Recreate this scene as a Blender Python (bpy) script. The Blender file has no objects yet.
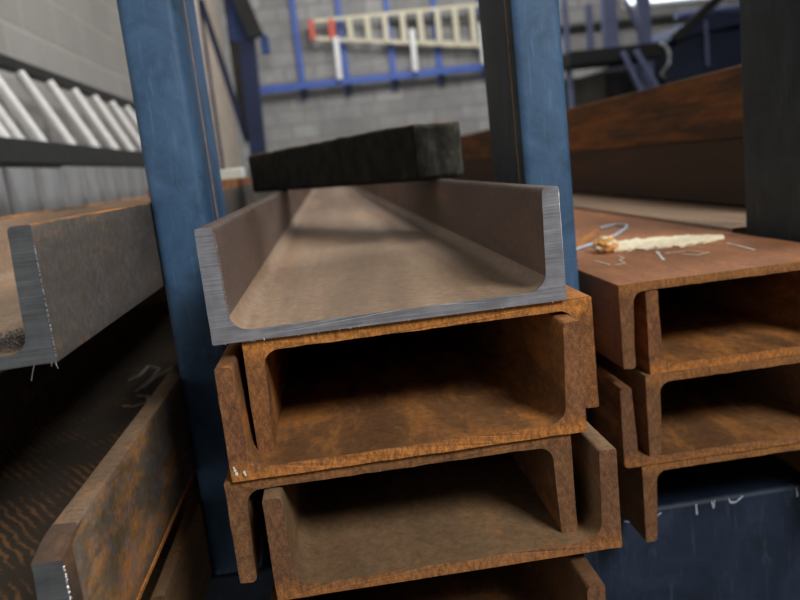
import bpy, bmesh, math, random
from mathutils import Vector, Matrix, noise
random.seed(7)
C = bpy.context.scene.collection
ZC = 1.2                                   # camera height above the floor
def W(x, y, z): return Vector((x, y, z + ZC))

# ------------------------------------------------------------------ materials
def new_mat(name):
    m = bpy.data.materials.new(name); m.use_nodes = True
    nt = m.node_tree; b = nt.nodes['Principled BSDF']
    return m, nt, b
def coords(nt, scale=(1, 1, 1), kind='Object', rot=(0, 0, 0)):
    t = nt.nodes.new('ShaderNodeTexCoord'); mp = nt.nodes.new('ShaderNodeMapping')
    mp.inputs['Scale'].default_value = scale; mp.inputs['Rotation'].default_value = rot
    nt.links.new(t.outputs[kind], mp.inputs['Vector']); return mp.outputs['Vector']
def noise_n(nt, vec, scale, detail=6, rough=.6, dist=0.0):
    n = nt.nodes.new('ShaderNodeTexNoise'); n.inputs['Scale'].default_value = scale
    n.inputs['Detail'].default_value = detail; n.inputs['Roughness'].default_value = rough
    n.inputs['Distortion'].default_value = dist
    nt.links.new(vec, n.inputs['Vector']); return n.outputs['Fac']
def ramp(nt, fac, stops, interp='LINEAR'):
    r = nt.nodes.new('ShaderNodeValToRGB'); r.color_ramp.interpolation = interp
    e = r.color_ramp.elements
    while len(e) < len(stops): e.new(0.5)
    for el, (p, c) in zip(e, stops):
        el.position = p; el.color = (c, c, c, 1) if isinstance(c, (int, float)) else (*c, 1)
    nt.links.new(fac, r.inputs['Fac']); return r.outputs['Color']
def mix(nt, fac, a, b, mode='MIX'):
    m = nt.nodes.new('ShaderNodeMix'); m.data_type = 'RGBA'; m.blend_type = mode
    for sock, v in ((m.inputs['Factor'], fac), (m.inputs['A'], a), (m.inputs['B'], b)): pass
    f, A, B = m.inputs[0], m.inputs[6], m.inputs[7]
    for s, v in ((f, fac), (A, a), (B, b)):
        if isinstance(v, (int, float)): s.default_value = v
        elif isinstance(v, tuple): s.default_value = (*v, 1)
        else: nt.links.new(v, s)
    return m.outputs[2]
def math_n(nt, op, a, b=None):
    m = nt.nodes.new('ShaderNodeMath'); m.operation = op
    for i, v in enumerate((a, b)):
        if v is None: continue
        if isinstance(v, (int, float)): m.inputs[i].default_value = v
        else: nt.links.new(v, m.inputs[i])
    return m.outputs[0]
def bump(nt, b, h, strength, dist=.001):
    n = nt.nodes.new('ShaderNodeBump'); n.inputs['Strength'].default_value = strength
    n.inputs['Distance'].default_value = dist
    nt.links.new(h, n.inputs['Height']); nt.links.new(n.outputs['Normal'], b.inputs['Normal'])

def steel(name, dark, mid, orange, amount=.5, rough=.75, spec=.3, streak=1.0, seed=0.0, end_rust=None, scale_col=None):
    """hot rolled steel: dark mill scale, brown film and orange rust patches"""
    m, nt, b = new_mat(name)
    v = coords(nt, (1, .35 * streak, 1)); v2 = coords(nt, (1, 1, 1))
    mp = v.node; mp.inputs['Location'].default_value = (seed, seed * .7, seed * .3)
    n1 = noise_n(nt, v, 9, 8, .62, .4); n2 = noise_n(nt, v, 38, 8, .7, .2); n3 = noise_n(nt, v2, 1100, 3, .7)
    base = ramp(nt, n1, [(.32, dark), (.62, mid)])
    pf = math_n(nt, 'ADD', math_n(nt, 'MULTIPLY', n1, .45), math_n(nt, 'MULTIPLY', n2, .55))
    patch = ramp(nt, pf, [(.62 - amount * .30, 0.0), (.74 - amount * .30, 1.0)])
    if end_rust:
        s = nt.nodes.new('ShaderNodeSeparateXYZ'); t = nt.nodes.new('ShaderNodeTexCoord')
        nt.links.new(t.outputs['Object'], s.inputs[0])
        wob = math_n(nt, 'ADD', s.outputs['Y'], math_n(nt, 'MULTIPLY', math_n(nt, 'SUBTRACT', n2, .5), end_rust * 2.2))
        er = ramp(nt, math_n(nt, 'DIVIDE', wob, end_rust), [(.0, 1.0), (1.0, 0.0)])
        patch = mix(nt, 1.0, patch, er, 'LIGHTEN')
    col = mix(nt, patch, base, orange)
    if scale_col:
        pv = coords(nt, (1, .6, 1)); pn = noise_n(nt, pv, 48, 7, .8, 1.2)
        col = mix(nt, ramp(nt, pn, [(.46, 0.0), (.66, .6)]), col, scale_col)
    speck = ramp(nt, math_n(nt, 'ADD', math_n(nt, 'MULTIPLY', n3, .5), math_n(nt, 'MULTIPLY', noise_n(nt, v2, 130, 6, .75), .5)), [(.38, .62), (.62, 1.30)])
    col = mix(nt, 1.0, col, speck, 'MULTIPLY')
    nt.links.new(col, b.inputs['Base Color'])
    b.inputs['Roughness'].default_value = rough
    b.inputs['Specular IOR Level'].default_value = spec
    hh = math_n(nt, 'ADD', math_n(nt, 'MULTIPLY', n3, .5), n2)
    bump(nt, b, hh, .4, .001)
    return m
def sawn(name, col, lines='Z', rough=.42, metal=.55, dark=.6):
    m, nt, b = new_mat(name)
    sc = (6, 1, 260) if lines == 'Z' else (260, 1, 6)
    n = noise_n(nt, coords(nt, sc), 2.2, 5, .65); n2 = noise_n(nt, coords(nt), 45, 5, .6)
    f = math_n(nt, 'ADD', math_n(nt, 'MULTIPLY', n, .6), math_n(nt, 'MULTIPLY', n2, .4))
    c = ramp(nt, f, [(.36, tuple(a * dark for a in col)), (.62, col)])
    nt.links.new(c, b.inputs['Base Color']); b.inputs['Metallic'].default_value = metal
    b.inputs['Roughness'].default_value = rough; bump(nt, b, n, .35, .0006)
    return m
def paint(name, col, worn, wear=.5, rough=.42, scratch=True):
    """blue enamel with scuffs and bare patches"""
    m, nt, b = new_mat(name)
    v = coords(nt, (1, 1, .18)); v2 = coords(nt)
    n1 = noise_n(nt, v, 60, 7, .7, .6); n2 = noise_n(nt, v2, 14, 6, .65, .8); n3 = noise_n(nt, coords(nt, (1, 1, .05)), 240, 4, .6)
    lighter = tuple(min(1, a * 1.7 + .035) for a in col); darker = tuple(a * .62 for a in col)
    c = ramp(nt, n2, [(.34, darker), (.5, col), (.7, tuple(a * 1.25 + .01 for a in col))])
    c = mix(nt, ramp(nt, n1, [(.58, 0.0), (.70, .6)]), c, lighter)
    c = mix(nt, ramp(nt, n3, [(.62, 0.0), (.70, .45)]), c, lighter)
    if scratch:
        vo = nt.nodes.new('ShaderNodeTexVoronoi'); vo.feature = 'DISTANCE_TO_EDGE'; vo.inputs['Scale'].default_value = 26
        mpv = coords(nt, (1.3, 1.3, .55), rot=(.3, .5, .4)); nn = nt.nodes.new('ShaderNodeTexNoise'); nn.inputs['Scale'].default_value = 18
        nt.links.new(mpv, nn.inputs['Vector'])
        mv = nt.nodes.new('ShaderNodeMix'); mv.data_type = 'VECTOR'; mv.inputs[0].default_value = .04
        nt.links.new(mpv, mv.inputs[4]); nt.links.new(nn.outputs['Color'], mv.inputs[5]); nt.links.new(mv.outputs[1], vo.inputs['Vector'])
        c = mix(nt, ramp(nt, vo.outputs['Distance'], [(.0, .22), (.010, 0.0)]), c, lighter)
    c = mix(nt, ramp(nt, noise_n(nt, coords(nt, (1, 1, .3)), 22, 8, .75, 1.), [(.66 - .06 * wear, 0.0), (.72, .8)]), c, worn)
    nt.links.new(c, b.inputs['Base Color']); b.inputs['Roughness'].default_value = rough
    bump(nt, b, n1, .15, .0006)
    return m
def plain(name, col, rough=.6, metal=0.0, var=.25, scale=20, spec=.5):
    m, nt, b = new_mat(name)
    n = noise_n(nt, coords(nt), scale, 6, .65)
    c = ramp(nt, n, [(.3, tuple(a * (1 - var) for a in col)), (.7, tuple(min(1, a * (1 + var)) for a in col))])
    nt.links.new(c, b.inputs['Base Color']); b.inputs['Roughness'].default_value = rough
    b.inputs['Metallic'].default_value = metal; b.inputs['Specular IOR Level'].default_value = spec
    bump(nt, b, n, .2, .002)
    return m
def blockwork(name, col, mortar, axis, dirt=(.2, .2, .2), contrast=.3, msize=.012):
    m, nt, b = new_mat(name)
    t = nt.nodes.new('ShaderNodeTexCoord'); s = nt.nodes.new('ShaderNodeSeparateXYZ'); nt.links.new(t.outputs['Object'], s.inputs[0])
    cb = nt.nodes.new('ShaderNodeCombineXYZ')
    nt.links.new(s.outputs['Y' if axis == 'Y' else 'X'], cb.inputs['X']); nt.links.new(s.outputs['Z'], cb.inputs['Y'])
    br = nt.nodes.new('ShaderNodeTexBrick'); br.inputs['Scale'].default_value = 1
    br.inputs['Brick Width'].default_value = .44; br.inputs['Row Height'].default_value = .215
    br.inputs['Mortar Size'].default_value = msize; br.inputs['Mortar Smooth'].default_value = .4
    br.inputs['Color1'].default_value = (*col, 1); br.inputs['Color2'].default_value = (*[a * (1 - contrast) for a in col], 1)
    br.inputs['Mortar'].default_value = (*mortar, 1); br.inputs['Bias'].default_value = -.1
    nt.links.new(cb.outputs[0], br.inputs['Vector'])
    n = noise_n(nt, coords(nt), 1.4, 7, .7, .5)
    c = mix(nt, ramp(nt, n, [(.42, 0.0), (.66, .55)]), br.outputs['Color'], dirt)
    n2 = noise_n(nt, coords(nt), 60, 4, .6)
    c = mix(nt, 1.0, c, ramp(nt, n2, [(.3, .85), (.7, 1.1)]), 'MULTIPLY')
    nt.links.new(c, b.inputs['Base Color']); b.inputs['Roughness'].default_value = .9
    h = math_n(nt, 'ADD', math_n(nt, 'MULTIPLY', br.outputs['Fac'], -1.0), math_n(nt, 'MULTIPLY', n2, .3))
    bump(nt, b, h, .5, .006)
    return m

M = {}
# freshly cut pieces: brown web inside, grey saw cut end
M['web_tan'] = steel('web_tan', (.22, .15, .10), (.45, .315, .215), (.44, .23, .115), .25, .48, .5, .22, 3.1)
M['web_dark'] = steel('web_dark', (.085, .058, .043), (.14, .10, .078), (.20, .10, .05), .25, .6, .3, .8, 5.5, scale_col=(.15, .15, .17))
M['rust'] = steel('rust', (.115, .056, .026), (.22, .105, .044), (.42, .175, .05), .50, .85, .12, 1, 1.3)
M['rust_b'] = steel('rust_b', (.125, .062, .029), (.23, .112, .048), (.42, .175, .05), .45, .85, .12, 1, 8.3)
M['rust_dark'] = steel('rust_dark', (.095, .05, .026), (.175, .09, .043), (.34, .145, .045), .32, .85, .12, 1, 4.1)
M['rust_brown'] = steel('rust_brown', (.15, .094, .053), (.25, .16, .09), (.32, .16, .065), .35, .85, .12, 1, 6.7)
M['rust_top'] = steel('rust_top', (.23, .098, .046), (.34, .150, .072), (.45, .18, .065), .4, .7, .3, .8, 2.2)
M['flange_in'] = steel('flange_in', (.085, .055, .042), (.16, .105, .082), (.26, .12, .07), .25, .6, .35, .8, 12.5, scale_col=(.11, .09, .085))
M['rust_far'] = steel('rust_far', (.05, .037, .03), (.08, .056, .042), (.14, .07, .035), .15, .8, .15, .25, 9.2)
def rust_end(name, dark, mid, orange, down, seed):
    """sheared end: flanges dark brown, web edge flaking bright orange"""
    m, nt, b = new_mat(name); v = coords(nt, (1, 1, 1)); v.node.inputs['Location'].default_value = (seed, seed, seed)
    n1 = noise_n(nt, v, 42, 9, .72, .3)
    n2 = noise_n(nt, coords(nt, (1, 1, .5), rot=(0, .7, 0)), 260, 6, .78, .3); n3 = noise_n(nt, v, 900, 3, .7)
    t = nt.nodes.new('ShaderNodeTexCoord'); sp = nt.nodes.new('ShaderNodeSeparateXYZ'); nt.links.new(t.outputs['Object'], sp.inputs[0])
    z = math_n(nt, 'ADD', sp.outputs['Z'], math_n(nt, 'MULTIPLY', math_n(nt, 'SUBTRACT', n1, .5), .03))
    web = ramp(nt, math_n(nt, 'MULTIPLY', z, 10.0), [(.80, 0.0), (.93, 1.0)] if down else [(.04, 1.0), (.19, 0.0)])
    c = ramp(nt, n1, [(.36, dark), (.64, mid)])
    pt = ramp(nt, n2, [(.46, 0.0), (.72, .40)])
    c = mix(nt, pt, c, orange)
    c = mix(nt, math_n(nt, 'MULTIPLY', web, ramp(nt, n2, [(.36, .25), (.6, 1.0)])), c, orange)
    sp2 = ramp(nt, math_n(nt, 'ADD', math_n(nt, 'MULTIPLY', n3, .5), math_n(nt, 'MULTIPLY', n2, .5)), [(.38, .6), (.62, 1.3)])
    c = mix(nt, 1.0, c, sp2, 'MULTIPLY')
    nt.links.new(c, b.inputs['Base Color']); b.inputs['Roughness'].default_value = .85; b.inputs['Specular IOR Level'].default_value = .04
    bump(nt, b, math_n(nt, 'ADD', n2, n3), .5, .001); return m
M['end_up'] = rust_end('end_up', (.14, .066, .042), (.26, .125, .066), (.56, .225, .06), False, 1.1)
M['end_down'] = rust_end('end_down', (.17, .078, .040), (.30, .14, .062), (.58, .24, .062), True, 2.7)
M['end_up_dull'] = rust_end('end_up_dull', (.125, .066, .043), (.21, .11, .064), (.38, .165, .058), False, 4.4)
M['end_down_dull'] = rust_end('end_down_dull', (.14, .075, .043), (.235, .122, .064), (.38, .17, .06), True, 6.2)
M['rust_ripple'] = steel('rust_ripple', (.075, .05, .032), (.13, .085, .05), (.38, .16, .05), .35, .7, .3, 1, 7.2, scale_col=(.16, .19, .24))
M['rust_edge'] = plain('rust_edge', (.42, .17, .05), .85, 0, .45, 130, .2)
M['cut_bright'] = sawn('cut_bright', (.50, .51, .58), metal=.5, rough=.36, dark=.42)
M['cut_grey'] = sawn('cut_grey', (.20, .215, .24), dark=.45)
M['cut_burr'] = plain('cut_burr', (.75, .75, .78), .35, .7, .2, 200)
M['blue'] = paint('blue', (.045, .112, .225), (.095, .105, .11), .6, .58)
M['post_left_dark'] = paint('post_left_dark', (.022, .034, .040), (.05, .045, .035), .5, .7, False)
M['blue_beam'] = paint('blue_beam', (.010, .022, .052), (.05, .06, .075), .3, .6, False)
M['blue_wall'] = plain('blue_wall', (.035, .10, .42), .5, 0, .2, 8)
M['blue_wall2'] = plain('blue_enamel', (.02, .055, .22), .5, 0, .3, 8)
M['blue_dark'] = plain('blue_dark', (.006, .018, .075), .5, 0, .3, 8)
M['weld'] = plain('weld', (.36, .22, .12), .7, 0, .4, 200)
M['chalk'] = plain('chalk', (.62, .60, .56), 1, 0, .35, 300, .1)
M['chalk_faint'] = plain('chalk_faint', (.52, .40, .30), 1, 0, .4, 300, .1)
M['chalk_blue'] = plain('chalk_blue', (.42, .50, .62), 1, 0, .4, 300, .1)
M['black_timber'] = plain('black_timber', (.020, .020, .017), .9, 0, .6, 30, .15)
M['bearer'] = plain('bearer', (.055, .04, .028), .9, 0, .5, 24, .15)
M['aluminium'] = plain('aluminium', (.90, .89, .87), .5, .1, .08, 30)
M['rail_dark'] = plain('rail_dark', (.045, .045, .042), .55, .4, .25, 20)
M['fibre'] = plain('fibre', (.66, .62, .47), .6, 0, .1, 10)
M['red'] = plain('red', (.62, .08, .05), .55, 0, .1, 10)
M['white_metal'] = plain('white_metal', (.70, .72, .74), .5, .1, .1, 10)
M['lavender'] = plain('lavender', (.16, .19, .34), .5, .1, .2, 6)
M['near_black'] = plain('near_black', (.012, .013, .015), .7, 0, .4, 5)
M['grey_box'] = plain('grey_box', (.075, .072, .062), .8, 0, .35, 3)
M['hood'] = plain('hood', (.030, .045, .105), .5, 0, .25, 3)
M['hood_low'] = plain('hood_low', (.014, .022, .055), .55, 0, .25, 3)
M['cream'] = plain('cream', (.86, .76, .56), .9, 0, .2, 120, .2)
M['orange_paper'] = plain('orange_paper', (.82, .40, .12), .8, 0, .3, 60, .2)
M['strap'] = plain('strap', (.45, .50, .56), .5, 0, .1, 60)
M['floor'] = plain('floor', (.09, .088, .082), .8, 0, .25, 3)
M['ceiling'] = plain('ceiling', (.13, .135, .14), .9, 0, .1, 2)
M['wall_left'] = blockwork('wall_left', (.52, .50, .475), (.58, .56, .52), 'Y', (.42, .405, .38), .14, .012)
M['wall_back'] = blockwork('wall_back', (.42, .42, .42), (.25, .25, .25), 'X', (.15, .155, .155), .38, .018)
M['wall_strips'] = plain('wall_strips', (.50, .50, .51), .8, 0, .12, 6)
M['beige'] = plain('beige', (.50, .42, .345), .85, 0, .22, 4)
M['white_paint'] = plain('white_paint', (.72, .80, .74), .6, 0, .08, 10)

def timber_end_mat():
    m, nt, b = new_mat('weathered_end_grain')
    n = noise_n(nt, coords(nt, (1, 1, .6)), 26, 8, .75, .3)
    c = ramp(nt, n, [(.38, (.025, .027, .022)), (.54, (.07, .072, .058)), (.68, (.22, .20, .17))])
    nt.links.new(c, b.inputs['Base Color']); b.inputs['Roughness'].default_value = .95
    bump(nt, b, n, .6, .004); return m
M['timber_end'] = timber_end_mat()
def timber_top_mat():
    m, nt, b = new_mat('rusty_timber_edge')
    n = noise_n(nt, coords(nt), 40, 8, .75, .6)
    c = ramp(nt, n, [(.42, (.03, .025, .02)), (.6, (.30, .17, .08))])
    nt.links.new(c, b.inputs['Base Color']); b.inputs['Roughness'].default_value = .95
    return m
M['timber_top'] = timber_top_mat()

def ripple_web_mat():
    """dark web crossed by slanting orange ripples of rust"""
    m, nt, b = new_mat('rippled_rust')
    v = coords(nt, (1, 1, 1), rot=(0, 0, .95))
    w = nt.nodes.new('ShaderNodeTexWave'); w.wave_type = 'BANDS'; w.bands_direction = 'Y'
    w.inputs['Scale'].default_value = 30; w.inputs['Distortion'].default_value = 3.5; w.inputs['Detail'].default_value = 4
    w.inputs['Detail Scale'].default_value = 1.6
    nt.links.new(v, w.inputs['Vector'])
    n = noise_n(nt, coords(nt), 12, 7, .7)
    f = math_n(nt, 'MULTIPLY', w.outputs['Fac'], ramp(nt, n, [(.38, 0.0), (.62, 1.0)]))
    c = ramp(nt, f, [(.3, (.05, .037, .026)), (.85, (.21, .105, .045))])
    nt.links.new(c, b.inputs['Base Color']); b.inputs['Roughness'].default_value = .7
    bump(nt, b, f, .4, .001); return m
M['ripple'] = ripple_web_mat()

# ------------------------------------------------------------------ builders
def link(name, me, mats, parent=None, loc=None):
    o = bpy.data.objects.new(name, me); C.objects.link(o)
    for m in (mats if isinstance(mats, (list, tuple)) else [mats]): me.materials.append(m)
    if loc is not None: o.location = loc
    if parent is not None: o.parent = parent
    return o
def tag(o, label=None, cat=None, group=None, kind=None):
    if label: o['label'] = label
    if cat: o['category'] = cat
    if group: o['group'] = group
    if kind: o['kind'] = kind
    return o
def empty(name, loc, label, cat, group=None, rotz=0):
    o = bpy.data.objects.new(name, None); C.objects.link(o); o.location = loc
    o.rotation_euler.z = rotz; o.empty_display_size = .05
    return tag(o, label, cat, group)
def finish(name, bm, mats, parent=None, loc=None, bevel=0, smooth=True, segs=2):
    bmesh.ops.recalc_face_normals(bm, faces=bm.faces)
    me = bpy.data.meshes.new(name); bm.to_mesh(me); bm.free()
    o = link(name, me, mats, parent, loc)
    if bevel:
        b = o.modifiers.new('bevel', 'BEVEL'); b.width = bevel; b.segments = segs; b.limit_method = 'ANGLE'; b.angle_limit = math.radians(40)
    if smooth:
        for p in me.polygons: p.use_smooth = True
        try: me.set_sharp_from_angle(angle=math.radians(35))
        except Exception: pass
    return o
def add_box(bm, a, b, mat=0):
    a = Vector(a); b = Vector(b)
    r = bmesh.ops.create_cube(bm, size=1)
    for v in r['verts']: v.co = Vector(((a[i] + b[i]) / 2 + v.co[i] * (b[i] - a[i]) for i in range(3)))
    for f in {f for v in r['verts'] for f in v.link_faces}: f.material_index = mat
    return r['verts']
def box(name, a, b, mats, parent=None, bevel=.002, origin=None):
    """box between two corners; origin at the base centre"""
    a = Vector(a); b = Vector(b)
    if origin is None: origin = Vector(((a.x + b.x) / 2, (a.y + b.y) / 2, min(a.z, b.z)))
    if parent is not None and parent.location.length: pass
    bm = bmesh.new(); add_box(bm, a - origin, b - origin)
    loc = origin - (parent.location if parent is not None else Vector())
    return finish(name, bm, mats, parent, loc, bevel)
def add_tube(bm, pts, r, seg=10, cap=True):
    pts = [Vector(p) for p in pts]; rings = []
    for i, p in enumerate(pts):
        d = (pts[min(i + 1, len(pts) - 1)] - pts[max(i - 1, 0)]).normalized()
        up = Vector((0, 0, 1)) if abs(d.z) < .95 else Vector((1, 0, 0))
        s = d.cross(up).normalized(); t = s.cross(d)
        rings.append([bm.verts.new(p + s * r * math.cos(2 * math.pi * k / seg) + t * r * math.sin(2 * math.pi * k / seg)) for k in range(seg)])
    for a, b in zip(rings, rings[1:]):
        for k in range(seg): bm.faces.new((a[k], a[(k + 1) % seg], b[(k + 1) % seg], b[k]))
    if cap:
        bm.faces.new(rings[0]); bm.faces.new(rings[-1])
def tube(name, pts, r, mats, parent=None, seg=10):
    o0 = Vector(pts[0]); bm = bmesh.new(); add_tube(bm, [Vector(p) - o0 for p in pts], r, seg)
    return finish(name, bm, mats, parent, o0 - (parent.location if parent is not None else Vector()))
def bar(name, a, b, w, d, mats, parent=None, side=Vector((0, 1, 0)), bevel=.003):
    """rectangular bar from a to b, w wide, d deep along side"""
    a = Vector(a); b = Vector(b); ax = (b - a).normalized(); s = side - ax * side.dot(ax); s.normalize(); t = ax.cross(s)
    bm = bmesh.new(); vs = []
    for p in (a, b):
        vs.append([bm.verts.new(p - a + s * d / 2 * i + t * w / 2 * j) for i, j in ((-1, -1), (1, -1), (1, 1), (-1, 1))])
    bm.faces.new(vs[0]); bm.faces.new(vs[1])
    for k in range(4): bm.faces.new((vs[0][k], vs[0][(k + 1) % 4], vs[1][(k + 1) % 4], vs[1][k]))
    return finish(name, bm, mats, parent, a - (parent.location if parent is not None else Vector()), bevel)

def channel_profile(w, h, tf, tt, tw, r, r2, rc):
    """taper flange channel, open side up, origin at outer bottom left. returns points (x, z)"""
    P = []
    def arc(cx, cz, rad, a0, a1, n):
        for i in range(n + 1):
            a = math.radians(a0 + (a1 - a0) * i / n); P.append((cx + rad * math.cos(a), cz + rad * math.sin(a)))
    arc(rc, rc, rc, 180, 270, 2)
    nb = 22
    for i in range(1, nb): P.append((rc + (w - 2 * rc) * i / nb, 0))
    arc(w - rc, rc, rc, 270, 360, 2)
    for i in range(1, 7): P.append((w, rc + (h - 2 * rc) * i / 7))
    arc(w - rc, h - rc, rc, 0, 90, 2)
    arc(w - tt + r2, h - r2, r2, 90, 180, 4)
    z0 = tw + r
    for i in range(1, 6):
        f = i / 6; P.append((w - tt - (tf - tt) * f, h - r2 + (z0 - h + r2) * f))
    arc(w - tf - r, z0, r, 0, -90, 7)
    for i in range(1, nb): P.append((w - tf - r + (2 * tf + 2 * r - w) * i / nb, tw))
    arc(tf + r, z0, r, 270, 180, 7)
    for i in range(1, 6):
        f = 1 - i / 6; P.append((tt + (tf - tt) * f, h - r2 + (z0 - h + r2) * f))
    arc(tt - r2, h - r2, r2, 0, 90, 4)
    arc(rc, h - rc, rc, 90, 180, 2)
    for i in range(1, 7): P.append((0, h - rc - (h - 2 * rc) * i / 7))
    return P
def channel(name, x, y, z, label, mats, w=.3, h=.1, length=6.0, down=False, tf=.0175, tt=.0145, tw=.010, r=.013,
            group=None, rough=.0006, tilt=0, z_is_top=False, bevel=.0009, end_shift=None, zones=None, cap_zone=None, slice_z=None, rc=.0015, cat='steel channel'):
    """x: outer left face, y: sawn end, z: lowest level. mats[0] surface, mats[1] end face, optional zones (function of local x,z -> mat)"""
    P = channel_profile(w, h, tf, tt, tw, r, .004, rc)
    if down: P = [(px, h - pz) for px, pz in reversed(P)]
    ys = [0, .004, .02, .06, .15, .4, .9, 1.6, 2.6, 3.8, length - .02, length]
    bm = bmesh.new(); rings = []; move = []
    for yi, yy in enumerate(ys):
        ring = []
        for i, (px, pz) in enumerate(P):
            q = Vector((px * 90, pz * 90 + z * 37, yy * 3 + x * 11))
            jx = noise.noise(q) * rough * (1.0 if yi < 3 else .6); jz = noise.noise(q + Vector((31, 7, 3))) * rough * (1.0 if yi < 3 else .6)
            jy = 0
            e = end_shift(px, pz) if (end_shift and yi < 3) else 0
            move.append((yi, i, Vector((jx, (noise.noise(q * 1.7 + Vector((3, 17, 9))) * rough * 1.5 if yi < 2 else 0) + e, jz))))
            ring.append(bm.verts.new((px, yy, pz)))
        rings.append(ring)
    n = len(P)
    for k, (a, b) in enumerate(zip(rings, rings[1:])):
        for i in range(n):
            f = bm.faces.new((a[i], a[(i + 1) % n], b[(i + 1) % n], b[i]))
            if zones:
                zone_y = ys[k]
                mx = (P[i][0] + P[(i + 1) % n][0]) / 2; mz = (P[i][1] + P[(i + 1) % n][1]) / 2
                f.material_index = zones(mx, mz, zone_y)
    f = bm.faces.new(list(reversed(rings[0]))); f.material_index = 1
    f2 = bm.faces.new(rings[-1]); f2.material_index = 1
    f.normal_update(); f2.normal_update()
    caps = bmesh.ops.triangulate(bm, faces=[f, f2], ngon_method='EAR_CLIP')['faces']
    if cap_zone:
        for t in caps: t.material_index = cap_zone(*t.calc_center_median().xz)
    if slice_z:
        bmesh.ops.bisect_plane(bm, geom=list(bm.verts) + list(bm.edges) + list(bm.faces), plane_co=(0, 0, slice_z), plane_no=(0, 0, 1))
        for t in bm.faces:
            c = t.calc_center_median()
            if c.y < 1e-5 and cap_zone: t.material_index = cap_zone(c.x, c.z)
    for yi, i, d in move: rings[yi][i].co += d
    o = finish(name, bm, mats, None, W(x, y, z), 0, True)
    if bevel:
        b = o.modifiers.new('bevel', 'BEVEL'); b.width = bevel; b.segments = 2; b.limit_method = 'ANGLE'; b.angle_limit = math.radians(60)
    o.rotation_euler.y = tilt
    tag(o, label, cat, group)
    return o
def strokes(name, lines, mats, parent, plane, level, width=.004, label=None):
    """chalk lines drawn on a face; plane 'Z' (x,y points) or 'Y' (x,z points)"""
    pl = parent.location; th = .0006
    for ln in lines:
        bm = bmesh.new()
        pts = []
        for a, b in zip(ln, ln[1:]):
            for k in range(5):
                f = k / 5; pts.append(Vector((a[0] + (b[0] - a[0]) * f, a[1] + (b[1] - a[1]) * f)))
        pts.append(Vector(ln[-1]))
        L = []
        for i, p in enumerate(pts):
            d = (pts[min(i + 1, len(pts) - 1)] - pts[max(i - 1, 0)]).normalized(); nrm = Vector((-d.y, d.x))
            wv = width * (.32 + .28 * noise.noise(Vector((p.x * 160, p.y * 160, 1))))
            q = p + nrm * width * .12 * noise.noise(Vector((p.x * 60, p.y * 60, 5)))
            row = []
            for s, t in ((-1, 0), (1, 0), (1, 1), (-1, 1)):
                e = q + nrm * wv * s
                if plane == 'Z': co = Vector((e.x, e.y, level + ZC + th * t))
                else: co = Vector((e.x, level - th * t, e.y + ZC))
                row.append(bm.verts.new(co - pl))
            L.append(row)
        bm.faces.new(L[0]); bm.faces.new(L[-1])
        for a, b in zip(L, L[1:]):
            for k in range(4): bm.faces.new((a[k], a[(k + 1) % 4], b[(k + 1) % 4], b[k]))
        o = finish(name, bm, mats, parent, Vector((0, 0, 0)))
        if label: o['label'] = label

# ------------------------------------------------------------------ setting
def structure(name, a, b, mat):
    o = box(name, W(*a), W(*b), mat, bevel=0, origin=W((a[0] + b[0]) / 2, (a[1] + b[1]) / 2, a[2]))
    return tag(o, kind='structure')
structure('floor', (-1.5, -4, -1.3), (7.2, 12.2, -1.2), M['floor'])
structure('wall_left', (-1.4, -4, -1.2), (-1.2, 12.0, 4.2), M['wall_left'])
structure('wall_back', (-1.4, 12.0, -1.2), (7.2, 12.2, 4.2), M['wall_back'])
structure('wall_right', (7.0, -4, -1.2), (7.2, 12.0, 4.2), M['wall_back'])
structure('ceiling', (-1.5, -4, 4.2), (7.2, 12.2, 4.3), M['ceiling'])
# narrow grey strips with recessed gaps along the foot of the left wall
bm = bmesh.new(); yy = .3
while yy < 5.9:
    add_box(bm, (-.03, yy, -1.19), (0, yy + .262 , .20)); add_box(bm, (-.03, yy + .262, -1.19), (-.026, yy + .30, .19)); yy += .30
o = finish('trim_1', bm, M['wall_strips'], None, W(-1.17, 0, 0), .003); tag(o, kind='structure')
# pale boards and blue edge trim on the far part of the left wall
o = box('trim_2', W(-1.199, 6.6, -1.19), W(-1.17, 11.1, 4.1), M['beige'], bevel=.003); tag(o, kind='structure')
# high translucent window strip
wm, nt, b = new_mat('lit_window'); b.inputs['Base Color'].default_value = (.8, .85, .9, 1)
b.inputs['Emission Color'].default_value = (.80, .90, 1.0, 1); b.inputs['Emission Strength'].default_value = 2.2
wf = box('window_1', W(4.9, 11.94, 1.93), W(6.9, 11.999, 2.9), M['white_metal'], bevel=.01); tag(wf, kind='structure')
pane = box('pane', W(4.96, 11.925, 1.99), W(6.84, 11.945, 2.84), wm, wf, bevel=0)

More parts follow.
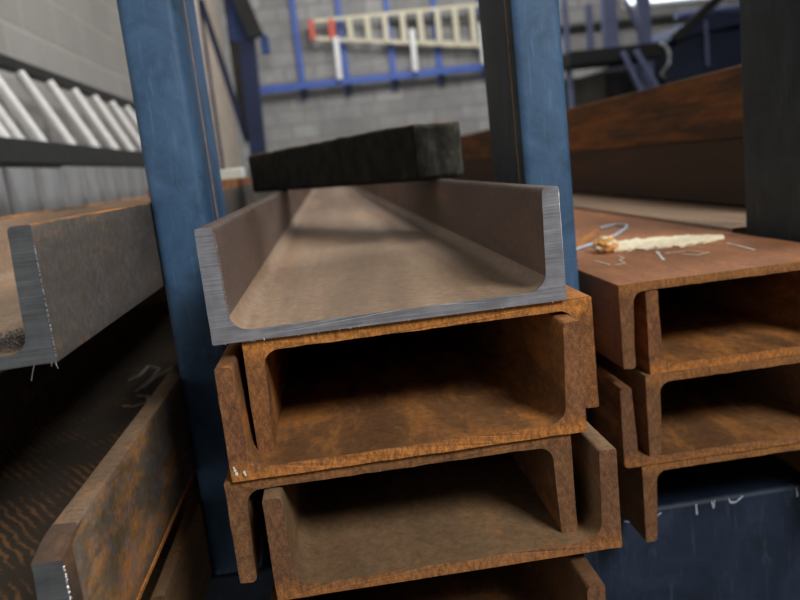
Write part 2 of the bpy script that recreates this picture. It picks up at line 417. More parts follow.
# ------------------------------------------------------------------ blue rack
def rounded_post(name, x0, x1, y0, y1, z0, z1, rad, parent, mat):
    bm = bmesh.new(); prof = []
    for cx, cy, a0 in ((x1 - rad, y0 + rad, -90), (x1 - rad, y1 - rad, 0), (x0 + rad, y1 - rad, 90), (x0 + rad, y0 + rad, 180)):
        for i in range(6):
            a = math.radians(a0 + 18 * i); prof.append((cx + rad * math.cos(a), cy + rad * math.sin(a)))
    ox, oy = (x0 + x1) / 2, (y0 + y1) / 2; zs = [z0 + (z1 - z0) * i / 6 for i in range(7)]
    rings = [[bm.verts.new((px - ox, py - oy, zz - z0)) for px, py in prof] for zz in zs]
    for a, b in zip(rings, rings[1:]):
        for k in range(len(prof)): bm.faces.new((a[k], a[(k + 1) % len(prof)], b[(k + 1) % len(prof)], b[k]))
    bm.faces.new(rings[0]); bm.faces.new(rings[-1])
    if x0 > 0:                             # the left-facing side of these two posts is coloured a darker grey-green
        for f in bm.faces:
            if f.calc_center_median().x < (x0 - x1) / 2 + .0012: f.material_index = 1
    return finish(name, bm, [mat, M['post_left_dark']], parent, W(ox, oy, z0) - (parent.location if parent else Vector()))
BT = -.487                                 # top of the base beam
def rack(y0, y1, posts, xr, label, ztop=1.9, legs=(-.75, .05, .72)):
    r = empty('storage_rack', W(0, y0, -1.2), label, 'storage rack', 'blue rack frames that carry the steel')
    bt = box('base_beam', W(xr[0], y0, BT - .24), W(xr[1], y1, BT), M['blue_beam'], r, .006)
    for x in legs: box('leg', W(x, y0 + .03, -1.2), W(x + .09, y1 - .03, BT - .24), M['blue_beam'], r, .004)
    for (xa, xb) in posts:
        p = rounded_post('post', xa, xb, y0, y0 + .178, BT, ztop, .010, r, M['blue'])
    return r, bt
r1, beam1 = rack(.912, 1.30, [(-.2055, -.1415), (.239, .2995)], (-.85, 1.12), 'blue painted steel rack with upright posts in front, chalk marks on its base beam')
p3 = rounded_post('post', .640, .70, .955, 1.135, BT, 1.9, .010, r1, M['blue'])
r2, beam2 = rack(4.3, 4.5, [], (-.85, 1.3), 'dark blue base frame carrying the far ends of the stacked steel')
del r2['group']; del r1['group']
def frac(o): return o
# a worn weld seam line down the right face of each post
for (x, y, s) in ((-.1415, .9865, 1), (.239, .935, -1)):
    bm = bmesh.new()
    zs = [BT + .002 + i * .04 for i in range(59)]
    rows = []
    for zz in zs:
        wv = .0010 + .0006 * noise.noise(Vector((x * 9, zz * 40, 2)))
        rows.append([bm.verts.new(W(x + s * e, y + d, zz) - r1.location) for e, d in ((-.0008, -wv), (.0009, -wv), (.0009, wv), (-.0008, wv))])
    for a, b in zip(rows, rows[1:]):
        for k in range(4): bm.faces.new((a[k], a[(k + 1) % 4], b[(k + 1) % 4], b[k]))
    bm.faces.new(rows[0]); bm.faces.new(rows[-1])
    finish('weld_seam', bm, M['weld'], r1, Vector((0, 0, 0)))
strokes('chalk_mark', [[(.4352, -.491), (.4354, -.506)], [(.4568, -.4900), (.4587, -.500), (.4613, -.4895)],
        [(.480, -.4895), (.4835, -.4965), (.4911, -.4965), (.5006, -.4895)], [(.5763, -.4895), (.5779, -.503)],
        [(.3351, -.4995), (.3416, -.5015)], [(.3803, -.499), (.3861, -.4955)]], M['chalk_blue'], r1, 'Y', .9119, .0030, 'pale chalk strokes on the dark blue beam')

# ------------------------------------------------------------------ centre stack
def zoneA(px, pz, yy):     # outside and flange tops dark scale, web brown, inner flange faces reddish scale
    if pz > .092: return 3
    if px < .0012 or px > .2988: return 2
    return 4 if pz > .024 else 0
GA = 'rusty steel channels stacked between the two front posts'
A = channel('steel_channel', -.109, .622, -.1305, 'channel with freshly sawn silver end, open side up on the centre stack',
            [M['web_tan'], M['cut_bright'], M['web_dark'], M['web_dark'], M['flange_in']], h=.0965, rough=.0003, zones=zoneA, tf=.0165, tt=.0145, r=.016)
B = channel('steel_channel', -.086, .626, -.231, 'orange rusty channel lying open side down directly under the silver ended channel',
            [M['rust'], M['end_down']], down=True, w=.3, tf=.0165, tt=.0135)
Cc = channel('steel_channel', -.107, .599, -.2413, 'rusty upturned channel with white paint specks at its lower left corner',
             [M['rust_b'], M['end_up']], w=.3, h=.0968, tf=.0165, tt=.0140, r=.016)
D = channel('steel_channel', -.1145, .603, -.3331, 'rusty downturned channel in the centre stack whose right leg stands inside the channel below',
            [M['rust_dark'], M['end_down_dull']], down=True, w=.294, h=.0915, tf=.0165, tt=.0145)
E_ = channel('steel_channel', -.083, .583, -.3425, 'rusty upturned channel, lower right of the centre stack, its web dusty brown',
             [M['rust_brown'], M['end_up_dull']], w=.2945, h=.0892, tf=.0165, tt=.0150, r=.016)
G_ = channel('steel_channel', -.070, .76, -.4327, 'rusty downturned channel set back in the dark under the lowest wide brown one',
             [M['rust_dark'], M['rust_dark']], down=True, w=.235, h=.0897)
F_ = channel('steel_channel', -.092, .548, -.4427, 'lowest rusty channel at the bottom edge of the photo, only its flange tips showing',
             [M['rust_dark'], M['end_up_dull']], w=.274, h=.090)
# white paint specks on the corner of the third channel
bm = bmesh.new()
for (dx, dz, s) in ((.004, .010, .0016), (.0048, .0068, .0019), (.0112, .0072, .0017), (.0118, .0052, .0013), (.0034, .0125, .0011)):
    r_ = bmesh.ops.create_icosphere(bm, subdivisions=1, radius=s)
    for v in r_['verts']: v.co = Vector((v.co.x * .8 + dx, v.co.y * .35 - .0005, v.co.z * 1.1 + dz))
sp = tag(finish('paint_speck', bm, M['white_paint'], Cc, Vector((0, 0, 0))), kind='stuff')

# ------------------------------------------------------------------ right stack
H = channel('steel_channel', .316, .83, -.2656, 'reddish brown downturned channel with chalk writing, top of the right stack',
            [M['rust_top'], M['end_down_dull']], down=True, w=.304, h=.1003, tf=.0165, tt=.0145)
I_ = channel('steel_channel', .3485, .832, -.2768, 'rusty upturned channel nested inside the chalk marked one',
             [M['rust'], M['end_up']], w=.250, h=.1012, tf=.0165, tt=.0145, rough=.0009)
J = channel('steel_channel', .309, .828, -.3868, 'rusty upturned channel with rounded corner, fourth layer of the right stack',
            [M['rust_b'], M['end_up_dull']], w=.302, h=.1, rc=.005)
K = channel('steel_channel', .341, .829, -.3768, 'rusty downturned channel mid right stack, its leg nested in the wider one below',
            [M['rust_brown'], M['end_down_dull']], down=True, w=.250, h=.1)
L_ = channel('steel_channel', .331, .83, -.4868, 'lowest downturned rusty channel of the right stack, its leg hanging before the blue beam',
             [M['rust_dark'], M['end_down_dull']], down=True, w=.285, h=.1)
I_.location.z -= .0002
strokes('chalk_stroke', [
    [(.3647, .9671), (.3808, .9728), (.3841, .9991), (.3975, 1.0194), (.3957, 1.0359)],
    [(.4529, 1.0084), (.4821, 1.0086), (.4968, .9725), (.4752, .9615), (.4667, .9853)],
    [(.3582, 1.0196), (.3605, .9714)]], M['chalk_faint'], H, 'Z', -.1651, .007, 'smudged chalk figures')
strokes('paint_mark', [[(.395, 1.20), (.43, 1.27), (.475, 1.35), (.50, 1.395)]], M['rust_edge'], H, 'Z', -.1651, .022, 'orange streak')
strokes('chalk_stroke', [[(.4532, 1.0349), (.4282, .9587)], [(.5544, 1.03), (.5519, .9911), (.546, .9441)]], M['chalk'], H, 'Z', -.1651, .0055, 'white chalk strokes')

# ------------------------------------------------------------------ left stack
def zoneM(px, pz, yy): return 3 if pz > .095 else 2 if px > .298 or px < .002 else 0
M['m_top'] = steel('m_top', (.10, .07, .05), (.20, .13, .09), (.48, .20, .06), .62, .8, .2, 1, 5.0)
M['m_out'] = steel('m_out', (.065, .058, .05), (.125, .105, .088), (.25, .14, .07), .34, .7, .3, .8, 5.5, scale_col=(.13, .12, .135))
Mch = channel('steel_channel', -.5065, .552, -.1133, 'grey brown channel with dark sawn end and metal filings, top of the left stack',
              [M['web_tan'], M['cut_grey'], M['m_out'], M['m_top']], h=.1, rough=.0004, zones=zoneM, tf=.0185, tt=.0165)
def zoneN(px, pz, yy): return 3 if pz > .112 else 5 if (px > .298 and yy < .015) else (2 if px > .298 else (4 if pz < .02 and px < .28 else 0))
def cutN(px, pz): return .040 * max(0, (pz - .108) / .009)
M['n_top'] = steel('n_top', (.14, .095, .06), (.23, .15, .095), (.34, .17, .08), .3, .8, .3, 1, 5.0)
M['n_near'] = steel('n_near', (.05, .032, .022), (.095, .06, .04), (.2, .09, .04), .25, .8, .3, 1, 1.0)
M['n_out'] = steel('n_out', (.10, .075, .045), (.20, .125, .06), (.50, .22, .06), .50, .75, .3, 1, 2.6, scale_col=(.13, .17, .24))
N_ = channel('steel_channel', -.5065, .492, -.343, 'low left channel with a broken grey end and scaly orange and blue outer face',
             [M['rust_ripple'], M['cut_grey'], M['n_out'], M['n_top'], M['ripple'], M['n_near']], h=.117, tf=.0225, tt=.0205, zones=zoneN, rough=.0012, end_shift=cutN, cap_zone=lambda x, z: 5 if z > .1085 else 1, slice_z=.108)
strokes('chalk_stroke', [[(-.3668, 1.2124), (-.3476, 1.1985), (-.3301, 1.2134), (-.3348, 1.2488), (-.3579, 1.2635)],
    [(-.366, 1.2928), (-.3579, 1.3627), (-.3567, 1.442), (-.3866, 1.4781), (-.3857, 1.4111), (-.4005, 1.3795)],
    [(-.3573, 1.3089), (-.35, 1.3812), (-.3328, 1.4319)]], M['chalk'], N_, 'Z', -.3325, .0045, 'faint chalk number')
O_ = channel('steel_channel', -.5065, .70, -.4865, 'brown channel in the shadow at the bottom of the left stack',
             [M['rust_brown'], M['rust_dark']], h=.1)
fb = box('lit_edge_strip', W(-.25, .56, -.3482), W(-.2061, 5.5, -.3431), M['rust_edge'], bevel=.0008); tag(fb, 'thin orange strip added as the lit bottom edge of the low left channel', 'edge highlight')  # added strip, its orange paints the catch light on the channel's lower edge
def bearer(x0, x1, y0, y1, z0, z1, label, group=None):
    o = box('timber_bearer', W(x0, y0, z0), W(x1, y1, z1), M['bearer'], bevel=.004); tag(o, label, 'timber', group); return o
GB = 'timber bearers hidden in the dark between the stacked channels'
LB = 'dark timber bearer lying across between the stacked steel'
for y in (1.55, 4.35): bearer(-.50, -.215, y, y + .1, -.2260, -.1133, LB, GB)
for y in (.96, 4.35): bearer(-.50, -.215, y, y + .12, -.387, -.3482, LB, GB)
for y in (.96, 4.35): bearer(-.09, .18, y, y + .12, -.487, -.4427, LB, GB)

# filings: a pile of tiny bright curls nobody could count
bm = bmesh.new()
def chip(x, y, z, s):
    a = random.random() * 6.28; v = []
    d = Vector((math.cos(a), math.sin(a), random.uniform(-.3, .6))) * s; q = Vector((-d.y, d.x, .2 * s)).normalized() * s * .25
    p = Vector((x, y, z)); v = [bm.verts.new(p + e) for e in (-d, q, d, -q + Vector((0, 0, s * .35)))]
    bm.faces.new(v[:3]); bm.faces.new((v[0], v[2], v[3])); bm.faces.new((v[0], v[1], v[3])); bm.faces.new((v[1], v[2], v[3]))
for i in range(6000):
    u = abs(random.gauss(0, .5)); x = .2835 - .085 * u - random.random() * .014; y = .003 + abs(random.gauss(0, .050))
    if x < .02: continue
    hh = .010 * max(0, 1 - u) * max(0, 1 - y / .13)
    chip(x, y, .0108 + random.random() * hh, random.uniform(.0005, .0014))
fm, nt, b = new_mat('filings')
n = noise_n(nt, coords(nt), 900, 2, .5); cc = ramp(nt, n, [(.48, (.015, .015, .016)), (.58, (.06, .06, .06)), (.66, (.8, .8, .8))])
nt.links.new(cc, b.inputs['Base Color']); b.inputs['Metallic'].default_value = .6; b.inputs['Roughness'].default_value = .4
fo = finish('metal_filings', bm, fm, None, Mch.location.copy(), smooth=False)
tag(fo, 'dark glittering metal filings heaped inside the left grey channel end', 'metal filings', kind='stuff')
# burr hairs along the cut edges
def burrs(parent, pts, mat, label=None, seed=1):
    rnd = random.Random(seed); bm = bmesh.new()
    for (x, y, z, l, dx, dz) in pts:
        add_tube(bm, [(x, y, z), (x + dx * l * .5, y - .0012, z + dz * l * .5), (x + dx * l, y - .0006, z + dz * l)], .00022, 5)
    return tag(finish('burr', bm, mat, parent, Vector((0, 0, 0))), kind='stuff')
rnd = random.Random(5); pts = []
for i in range(70):
    z = .018 + .075 * i / 70; xi = .0165 + (.0145 - .0165) * (z - .02) / .08
    pts.append((xi + .0005, .0002, z, rnd.uniform(.0004, .0011), rnd.uniform(.2, .9), rnd.uniform(-.4, .4)))
for i in range(16):
    pts.append((rnd.uniform(0, .3), .0002, .0005, rnd.uniform(.0006, .0022), rnd.uniform(-.3, .3), -1))
burrs(A, pts, M['cut_burr'])
pts = [(.3 - .0005, .0002, rnd.uniform(.004, .085), rnd.uniform(.0004, .0012), .8, rnd.uniform(-.4, .3)) for i in range(70)]
pts += [(.2835, .0, .0005, .011, -.35, -1), (.2985, 0, .001, .005, .25, -1), (.296, 0, .001, .003, -.2, -1)]
burrs(Mch, pts, M['cut_burr'])
pts = [(.3 - .0005, .0005, rnd.uniform(.06, .104), rnd.uniform(.0008, .0022), .8, rnd.uniform(-.4, .3)) for i in range(60)]
burrs(N_, pts, M['cut_burr'])

# ------------------------------------------------------------------ timber block lying across the top channel
def timber_block():
    Lg = .80; Wd = .09; Ht = .0925
    bm = bmesh.new(); nx, ny, nz = 26, 6, 6; V = {}
    for i in range(nx + 1):
        for j in range(ny + 1):
            for k in range(nz + 1):
                if 0 < i < nx and 0 < j < ny and 0 < k < nz: continue
                p = Vector((Lg * i / nx, Wd * j / ny, Ht * k / nz))
                q = p * 22
                amp = .0028 if (j in (0, ny) and k in (0, nz)) or i in (0, nx) else .0014
                p2 = p + Vector((noise.noise(q), noise.noise(q + Vector((9, 2, 1))), noise.noise(q + Vector((1, 7, 4))))) * amp
                if k == 0: p2.z = max(p2.z, 0)
                if k == nz and i > nx - 3: p2.z -= .003 * (i - nx + 3) / 3 * abs(noise.noise(q * 1.3 + Vector((0, 0, 3)))) * 4
                V[i, j, k] = bm.verts.new(p2)
    def face(a, b, c, d, m):
        f = bm.faces.new([V[a], V[b], V[c], V[d]]); f.material_index = m
    for i in range(nx):
        for j in range(ny):
            face((i, j, 0), (i, j + 1, 0), (i + 1, j + 1, 0), (i + 1, j, 0), 0)
            face((i, j, nz), (i + 1, j, nz), (i + 1, j + 1, nz), (i, j + 1, nz), 2)
        for k in range(nz):
            face((i, 0, k), (i + 1, 0, k), (i + 1, 0, k + 1), (i, 0, k + 1), 0)
            face((i, ny, k), (i, ny, k + 1), (i + 1, ny, k + 1), (i + 1, ny, k), 0)
    for j in range(ny):
        for k in range(nz):
            face((0, j, k), (0, j, k + 1), (0, j + 1, k + 1), (0, j + 1, k), 0)
            face((nx, j, k), (nx, j + 1, k), (nx, j + 1, k + 1), (nx, j, k + 1), 1)
    o = finish('timber_block', bm, [M['black_timber'], M['timber_end'], M['timber_top']], None, W(-.185, 1.95, -.0338), .007)
    o.rotation_euler.z = math.atan2(-.73, .335)
    # local y must point away from the camera
    tag(o, 'black weathered timber block lying askew across the silver ended channel', 'timber')
    return o
tb = timber_block()

# ------------------------------------------------------------------ things lying on the left stack behind the post
pl = box('steel_plate', W(-.37, 1.64, -.0133), W(-.2065, 2.6, .006), M['rust_top'], bevel=.001)
tag(pl, 'brown steel plate lying on the left stack behind the left post', 'steel plate')
wb = box('white_block', W(-.295, 2.2, .006), W(-.225, 2.26, .036), M['white_paint'], bevel=.004)
tag(wb, 'small white block on the brown plate beside the black timber', 'block')

# ------------------------------------------------------------------ bits on the chalk marked channel
def wood_strip():
    bm = bmesh.new(); a = Vector((.412, 1.135)); b = Vector((.577, 1.083)); n = 40
    d = (b - a); nr = Vector((-d.y, d.x)).normalized(); rows = []
    for i in range(n + 1):
        f = i / n; c = a + d * f; taper = (1 if f < .7 else 1 - (f - .7) / .3 * .75) * (1 if f > .06 else .6)
        row = []
        for j in range(9):
            s = j / 8 * 2 - 1
            wv = (.054 + .016 * noise.noise(Vector((f * 14, 2 if s > 0 else 8, 0)))) * taper
            p = c + nr * s * wv; hgt = .0052 * (1 - s * s * .5) + .0022 * noise.noise(Vector((f * 18, s * 4, 3))) + .0012 * noise.noise(Vector((f * 60, s * 9, 6)))
            row.append(bm.verts.new((p.x, p.y, max(.0012, hgt))))
        rows.append(row)
    for p, q in zip(rows, rows[1:]):
        for j in range(8): bm.faces.new((p[j], p[j + 1], q[j + 1], q[j]))
    o = bm
    r = bmesh.ops.extrude_face_region(bm, geom=list(bm.faces))
    for v in [e for e in r['geom'] if isinstance(e, bmesh.types.BMVert)]: v.co.z = 0
    for v in bm.verts: v.co -= Vector((.49, 1.11, 0))
    o = finish('wood_splinter', bm, M['cream'], None, W(.49, 1.11, -.1649))
    tag(o, 'flat frayed cream strip of split wood lying on the chalk marked channel', 'wood splinter')
wood_strip()
def lump():
    bm = bmesh.new(); bmesh.ops.create_icosphere(bm, subdivisions=4, radius=1)
    for v in bm.verts:
        d = v.co.normalized(); k = 1 + .28 * noise.noise(d * 2.3) + .12 * noise.noise(d * 6 + Vector((4, 4, 4)))
        v.co = Vector((d.x * .0175 * k, d.y * .018 * k, d.z * .0120 * k + .0112))
        v.co.z = max(0, v.co.z)
    for f in bm.faces:
        f.material_index = 1 if noise.noise(f.calc_center_median() * 90) > .12 else 0
    o = finish('paper_wad', bm, [M['orange_paper'], M['cream']], None, W(.400, 1.092, -.1650))
    tag(o, 'small crumpled orange and cream wad at the left end of the wood strip', 'paper wad')
lump()
def strap_loop():
    pts = [(.352, 1.115), (.38, 1.15), (.4244, 1.1889), (.47, 1.24), (.5033, 1.2906), (.53, 1.335), (.545, 1.372), (.536, 1.398), (.515, 1.392), (.49, 1.375)]
    o0 = W(.352, 1.115, -.1629); bm = bmesh.new()
    sm = []
    for a, b in zip(pts, pts[1:]):
        for k in range(4): f = k / 4; sm.append((a[0] + (b[0] - a[0]) * f, a[1] + (b[1] - a[1]) * f))
    add_tube(bm, [W(x, y, -.1622) - o0 for x, y in sm], .0026, 8)
    o = finish('plastic_strap', bm, M['strap'], None, o0)
    tag(o, 'thin pale blue grey plastic strap end curled behind the wood strip', 'strap')
strap_loop()

# ------------------------------------------------------------------ stack of long dark steel beyond the right stack
def hot_beam(z0, z1, x0, x1, y0, y1, label, mat):
    """channel lying on its back edge: web towards the centre aisle with short flanges"""
    h = z1 - z0; P = [(0, 0), (x1 - x0, 0), (x1 - x0, .012), (.022, .02), (.012, .032), (.012, h - .032), (.022, h - .02), (x1 - x0, h - .012), (x1 - x0, h), (0, h)]
    bm = bmesh.new(); ys = [0, .5, 1, 2, 3, y1 - y0]; rings = []
    for k, yy in enumerate(ys): rings.append([bm.verts.new((px, yy, pz)) for px, pz in P])
    n = len(P)
    for a, b in zip(rings, rings[1:]):
        for i in range(n): bm.faces.new((a[i], a[(i + 1) % n], b[(i + 1) % n], b[i]))
    f1 = bm.faces.new(rings[0]); f2 = bm.faces.new(rings[-1]); bmesh.ops.triangulate(bm, faces=[f1, f2])
    o = finish('steel_beam', bm, mat, None, W(x0, y0, z0), .004)
    return tag(o, label, 'steel beam')
hot_beam(-.159, -.0285, .795, .98, 1.2, 5.6, 'lower of two long dark brown beams standing on edge beyond the right stack', M['rust_far'])
M['rust_far2'] = steel('rust_far2', (.065, .042, .028), (.11, .066, .040), (.27, .115, .04), .46, .8, .15, .25, 3.3)
hot_beam(-.0285, .107, .795, .98, 1.2, 5.2, 'upper of two long beams standing on edge beyond the right stack, orange along its top', M['rust_far2'])
channel('steel_channel', .632, 1.155, -.2685, 'tan dusty channel lying between the right stack and the dark upright beams',
        [M['web_tan'], M['rust_dark']], down=True, w=.36, h=.1062, length=5.0)
bearer(.66, .97, 1.17, 1.29, -.487, -.2688, 'timber packing under the tan channel near its front end')
bearer(.66, .97, 4.35, 4.49, -.487, -.2688, 'timber packing under the tan channel near its far end')

# ------------------------------------------------------------------ ladder hanging on the left wall
T = Vector((-1.03, 0, .463)); Bq = Vector((-.901, 0, .2))
def wall_ladder(y0, n, off, label, group=None, sp=.297):
    r = empty('aluminium_ladder', W(T.x + off.x, y0, T.z + off.z), label, 'ladder', group)
    dd = (Bq - T).normalized(); nn = Vector((dd.z, 0, -dd.x))
    y1 = y0 + sp * (n - 1) + .25
    for e, s in ((T - dd * .03, .045), (Bq + dd * .05, .075)):
        bar('rail', W(e.x + off.x, y0 - .2, e.z + off.z), W(e.x + off.x, y1, e.z + off.z), s if e.z < .3 else s, .026, M['rail_dark'], r, side=Vector((1, 0, .15)), bevel=.003)
    for i in range(n):
        y = y0 + sp * i
        tube('rung', [W(T.x + off.x, y, T.z + off.z), W(Bq.x + off.x + dd.x * .03, y, Bq.z + off.z + dd.z * .03)], .020, M['aluminium'], r, 12)
    return r
wl = wall_ladder(2.923 - .297 * 4, 13, Vector((0, 0, 0)), 'aluminium ladder hanging sideways on the left block wall')
w2 = wall_ladder(1.42, 5, Vector((-.055, 0, .0)), 'short second ladder section tucked behind the hanging aluminium ladder')
for y in (1.3, 5.3):
    h = empty('wall_hook', W(-1.2, y, .15), 'dark steel hook holding the ladder on the left wall', 'hook', 'ladder hooks on the left wall')
    bar('arm', W(-1.2, y + .06, .10), W(-.86, y + .06, .13), .03, .02, M['rail_dark'], h)
    bar('tip', W(-.865, y + .06, .125), W(-.85, y + .06, .17), .02, .02, M['rail_dark'], h)

# ------------------------------------------------------------------ back wall: blue bars, rail and step ladder
fr = empty('wall_rail', W(-.83, 11.9, 1.24), 'bright blue horizontal rail across the back block wall with white upright pegs', 'rail')
bar('rail', W(-.95, 11.78, 1.275), W(2.9, 11.78, 1.275), .10, .08, M['blue_wall'], fr)
for x in (-.15, .52, 1.24, 1.95, 2.66):
    bar('upright', W(x, 11.95, 1.10), W(x, 11.95, 4.1), .085, .05, M['blue_wall'], fr)
    bar('foot', W(x + .02, 11.88, 1.13), W(x + .02, 11.88, 1.24), .08, .1, M['near_black'], fr)
for x in (.39, 1.52, 2.56):
    bar('peg', W(x + .02, 11.66, 1.30), W(x + .03, 11.66, 1.90), .075, .05, M['white_metal'], fr)
sl = empty('step_ladder', W(.1, 11.72, 1.9), 'cream fibreglass step ladder with red cap lying sideways on the back wall pegs', 'step ladder')
yL = 11.74
def at(f): return Vector((.09 + 2.9 * f, 0, 2.165 + .0 * f)), Vector((.09 + 2.9 * f, 0, 1.925 - .41 * f))
a0, b0 = at(0); a1, b1 = at(1)
bar('side_rail', W(a0.x, yL, a0.z), W(a1.x, yL, a1.z), .05, .05, M['fibre'], sl)
bar('side_rail', W(b0.x, yL, b0.z), W(b1.x, yL, b1.z), .05, .05, M['fibre'], sl)
bar('cap', W(a0.x, yL, a0.z + .02), W(b0.x, yL, b0.z - .02), .075, .12, M['red'], sl)
a, b = at(.10); bar('bracket', W(a.x, yL, a.z), W(b.x, yL, b.z), .085, .08, M['red'], sl)
for i in range(10):
    a, b = at(.192 + i * .0905)
    bar('step', W(a.x, yL, a.z), W(b.x, yL, b.z), .075, .08, M['fibre'], sl)
bar('rear_rail', W(1.15, yL + .10, 1.80), W(2.95, yL + .10, 1.58), .045, .04, M['fibre'], sl)
bar('rear_rail', W(1.15, yL + .10, 2.10), W(2.95, yL + .10, 1.98), .04, .04, M['rail_dark'], sl)

# ------------------------------------------------------------------ far left: blue column, bracket and brace
cl = empty('wall_column', W(-.70, 8.0, -1.2), 'dark blue steel column with a black bracket before the far left corner', 'column')
bar('post', W(-.70, 8.0, -1.2), W(-.595, 8.0, 1.36), .165, .10, M['blue_dark'], cl, side=Vector((0, 1, 0)))
bar('gusset', W(-.665, 8.06, 1.36), W(-.615, 8.06, 2.3), .20, .06, M['blue_wall2'], cl)
bar('arm', W(-.49, 7.95, 1.37), W(-.78, 7.95, 2.35), .15, .14, M['near_black'], cl)
bar('bracket', W(-.42, 7.98, 1.21), W(-.42, 7.98, 1.38), .08, .10, M['blue_wall2'], cl)
bar('brace', W(-.995, 8.1, 1.80), W(-.74, 8.1, .38), .06, .05, M['blue_dark'], cl)
bar('brace', W(-1.01, 8.1, 1.9), W(-1.045, 8.1, -1.2), .03, .05, M['blue_dark'], cl)
bar('strut', W(-.72, 8.2, 2.1), W(-.74, 8.2, .5), .12, .05, M['grey_box'], cl)

# ------------------------------------------------------------------ far right: platform frame, box and covered machine
pf = empty('steel_platform', W(2.75, 7.0, -1.2), 'grey blue steel platform frame with braces in the right background', 'platform')
bar('post', W(2.36, 7.1, -1.2), W(2.36, 7.1, 2.4), .045, .05, M['lavender'], pf)
bar('post', W(2.58, 7.1, .80), W(2.58, 7.1, 1.22), .055, .05, M['lavender'], pf)
bar('post', W(2.735, 7.0, .80), W(2.735, 7.0, 2.4), .125, .08, M['lavender'], pf)
bar('post', W(3.055, 7.0, -1.2), W(3.055, 7.0, 2.4), .11, .08, M['lavender'], pf)
bar('shelf', W(2.30, 7.1, .735), W(3.16, 7.1, .735), .12, .5, M['near_black'], pf)
bar('brace', W(2.87, 6.95, 1.20), W(3.04, 6.95, .80), .035, .04, M['lavender'], pf)
bar('brace', W(2.76, 6.80, .74), W(2.92, 6.80, .36), .04, .04, M['lavender'], pf)
bar('brace', W(2.88, 6.80, .74), W(3.06, 6.80, .40), .045, .04, M['lavender'], pf)
bar('crossbar', W(2.32, 7.1, 1.02), W(2.60, 7.1, 1.02), .03, .03, M['near_black'], pf)
bx_ = box('storage_box', W(2.25, 7.3, -1.2), W(2.78, 7.9, .60), M['grey_box'], bevel=.01); tag(bx_, 'dull grey cabinet standing under the steel platform in the background', 'cabinet')
bx2 = box('storage_box', W(2.80, 7.6, -1.2), W(3.2, 8.2, .66), M['near_black'], bevel=.01); tag(bx2, 'black bin behind the platform braces in the background', 'bin')
mc = empty('covered_machine', W(3.7, 7.2, -1.2), 'dark blue machine with sloping hood in the right background', 'machine')
def prism(name, prof, y0, y1, mat, parent, bevel=.01):
    bm = bmesh.new(); r = [[bm.verts.new(W(x, y, z) - parent.location) for x, z in prof] for y in (y0, y1)]
    n = len(prof); bm.faces.new(r[0]); bm.faces.new(r[1])
    for k in range(n): bm.faces.new((r[0][k], r[0][(k + 1) % n], r[1][(k + 1) % n], r[1][k]))
    return finish(name, bm, mat, parent, Vector((0, 0, 0)), bevel)
prism('body', [(3.22, -1.2), (4.9, -1.2), (4.9, .80), (4.0, .86), (3.58, .85), (3.24, .77)], 7.0, 8.6, M['hood_low'], mc)
prism('hood', [(3.19, .775), (3.58, .85), (4.0, .895), (4.9, .90), (4.9, 1.02), (4.0, 1.0), (3.71, 1.03), (3.59, .99), (3.28, .83)], 6.95, 8.6, M['hood'], mc)
bar('rib', W(3.61, 6.93, .55), W(3.61, 6.93, .95), .03, .02, M['lavender'], mc)
tube('handle', [W(3.10, 6.78, .78), W(3.15, 6.78, .75), W(3.185, 6.78, .68), W(3.185, 6.80, .60), W(3.17, 6.95, .52), W(3.23, 7.02, .50)], .012, M['white_metal'], mc)
bar('boom', W(3.24, 6.8, .80), W(3.95, 6.8, 1.32), .075, .07, M['near_black'], mc)
tube('pipe', [W(3.6, 7.5, 1.10), W(4.2, 7.5, 1.12), W(4.9, 7.5, 1.14)], .035, M['lavender'], mc)
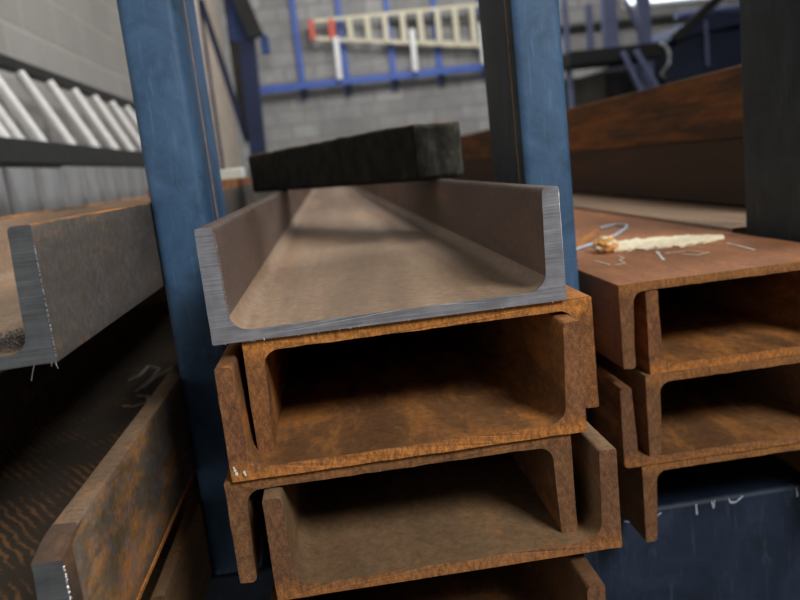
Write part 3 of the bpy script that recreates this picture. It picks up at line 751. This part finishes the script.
pp = tube('duct_pipe', [W(3.4, 11.94, 1.72), W(6.9, 11.94, 1.72)], .06, M['rail_dark']); tag(pp, 'grey pipe running along the back wall at upper right', 'pipe')

# ------------------------------------------------------------------ light
def area(name, loc, target, size, power, color=(1, 1, 1), sy=None):
    l = bpy.data.lights.new(name, 'AREA'); l.energy = power; l.color = color; l.shape = 'RECTANGLE'; l.size = size; l.size_y = sy or size
    o = bpy.data.objects.new(name, l); C.objects.link(o); o.location = W(*loc)
    d = W(*target) - W(*loc); o.rotation_euler = d.to_track_quat('-Z', 'Y').to_euler(); return o
area('door_light', (1.6, -1.8, 2.15), (.1, .8, -.2), 1.2, 118, (1, .955, .885), 1.0)
area('roof_light', (3.0, 1.5, 2.9), (.0, 1.0, 0), 1.0, 75, (.93, .97, 1))
area('roof_light', (1.6, 8.0, 4.0), (1.4, 11.2, .6), 3.0, 330, (1, .98, .95))
area('roof_light', (1.4, 3.4, 4.0), (-1.0, 3.4, .4), 1.5, 100, (1, .96, .91))
w = bpy.data.worlds.new('world'); bpy.context.scene.world = w; w.use_nodes = True
w.node_tree.nodes['Background'].inputs['Color'].default_value = (.85, .92, 1, 1)
w.node_tree.nodes['Background'].inputs['Strength'].default_value = .04

# ------------------------------------------------------------------ camera
cam = bpy.data.cameras.new('camera'); co = bpy.data.objects.new('camera', cam); C.objects.link(co)
cam.lens = 36 * 759.6 / 800; cam.sensor_width = 36; cam.clip_start = .01
Xc = Vector((.98884639, -.12729766, .07731837)); Yc = Vector((-.0981641, -.1666206, .9811225)); Zc = Vector((-.1120118, -.9777693, -.1772583))
right = Vector((Xc[0], Yc[0], Zc[0])); up = -Vector((Xc[1], Yc[1], Zc[1])); back = -Vector((Xc[2], Yc[2], Zc[2]))
m = Matrix((right, up, back)).transposed().to_4x4(); m.translation = W(0, 0, 0); co.matrix_world = m
cam.dof.use_dof = True; cam.dof.focus_distance = .665; cam.dof.aperture_fstop = 5.6
s = bpy.context.scene; s.camera = co
s.view_settings.view_transform = 'Standard'; s.view_settings.look = 'None'; s.view_settings.gamma = 1; s.view_settings.exposure = 0.0
s.view_settings.use_curve_mapping = False
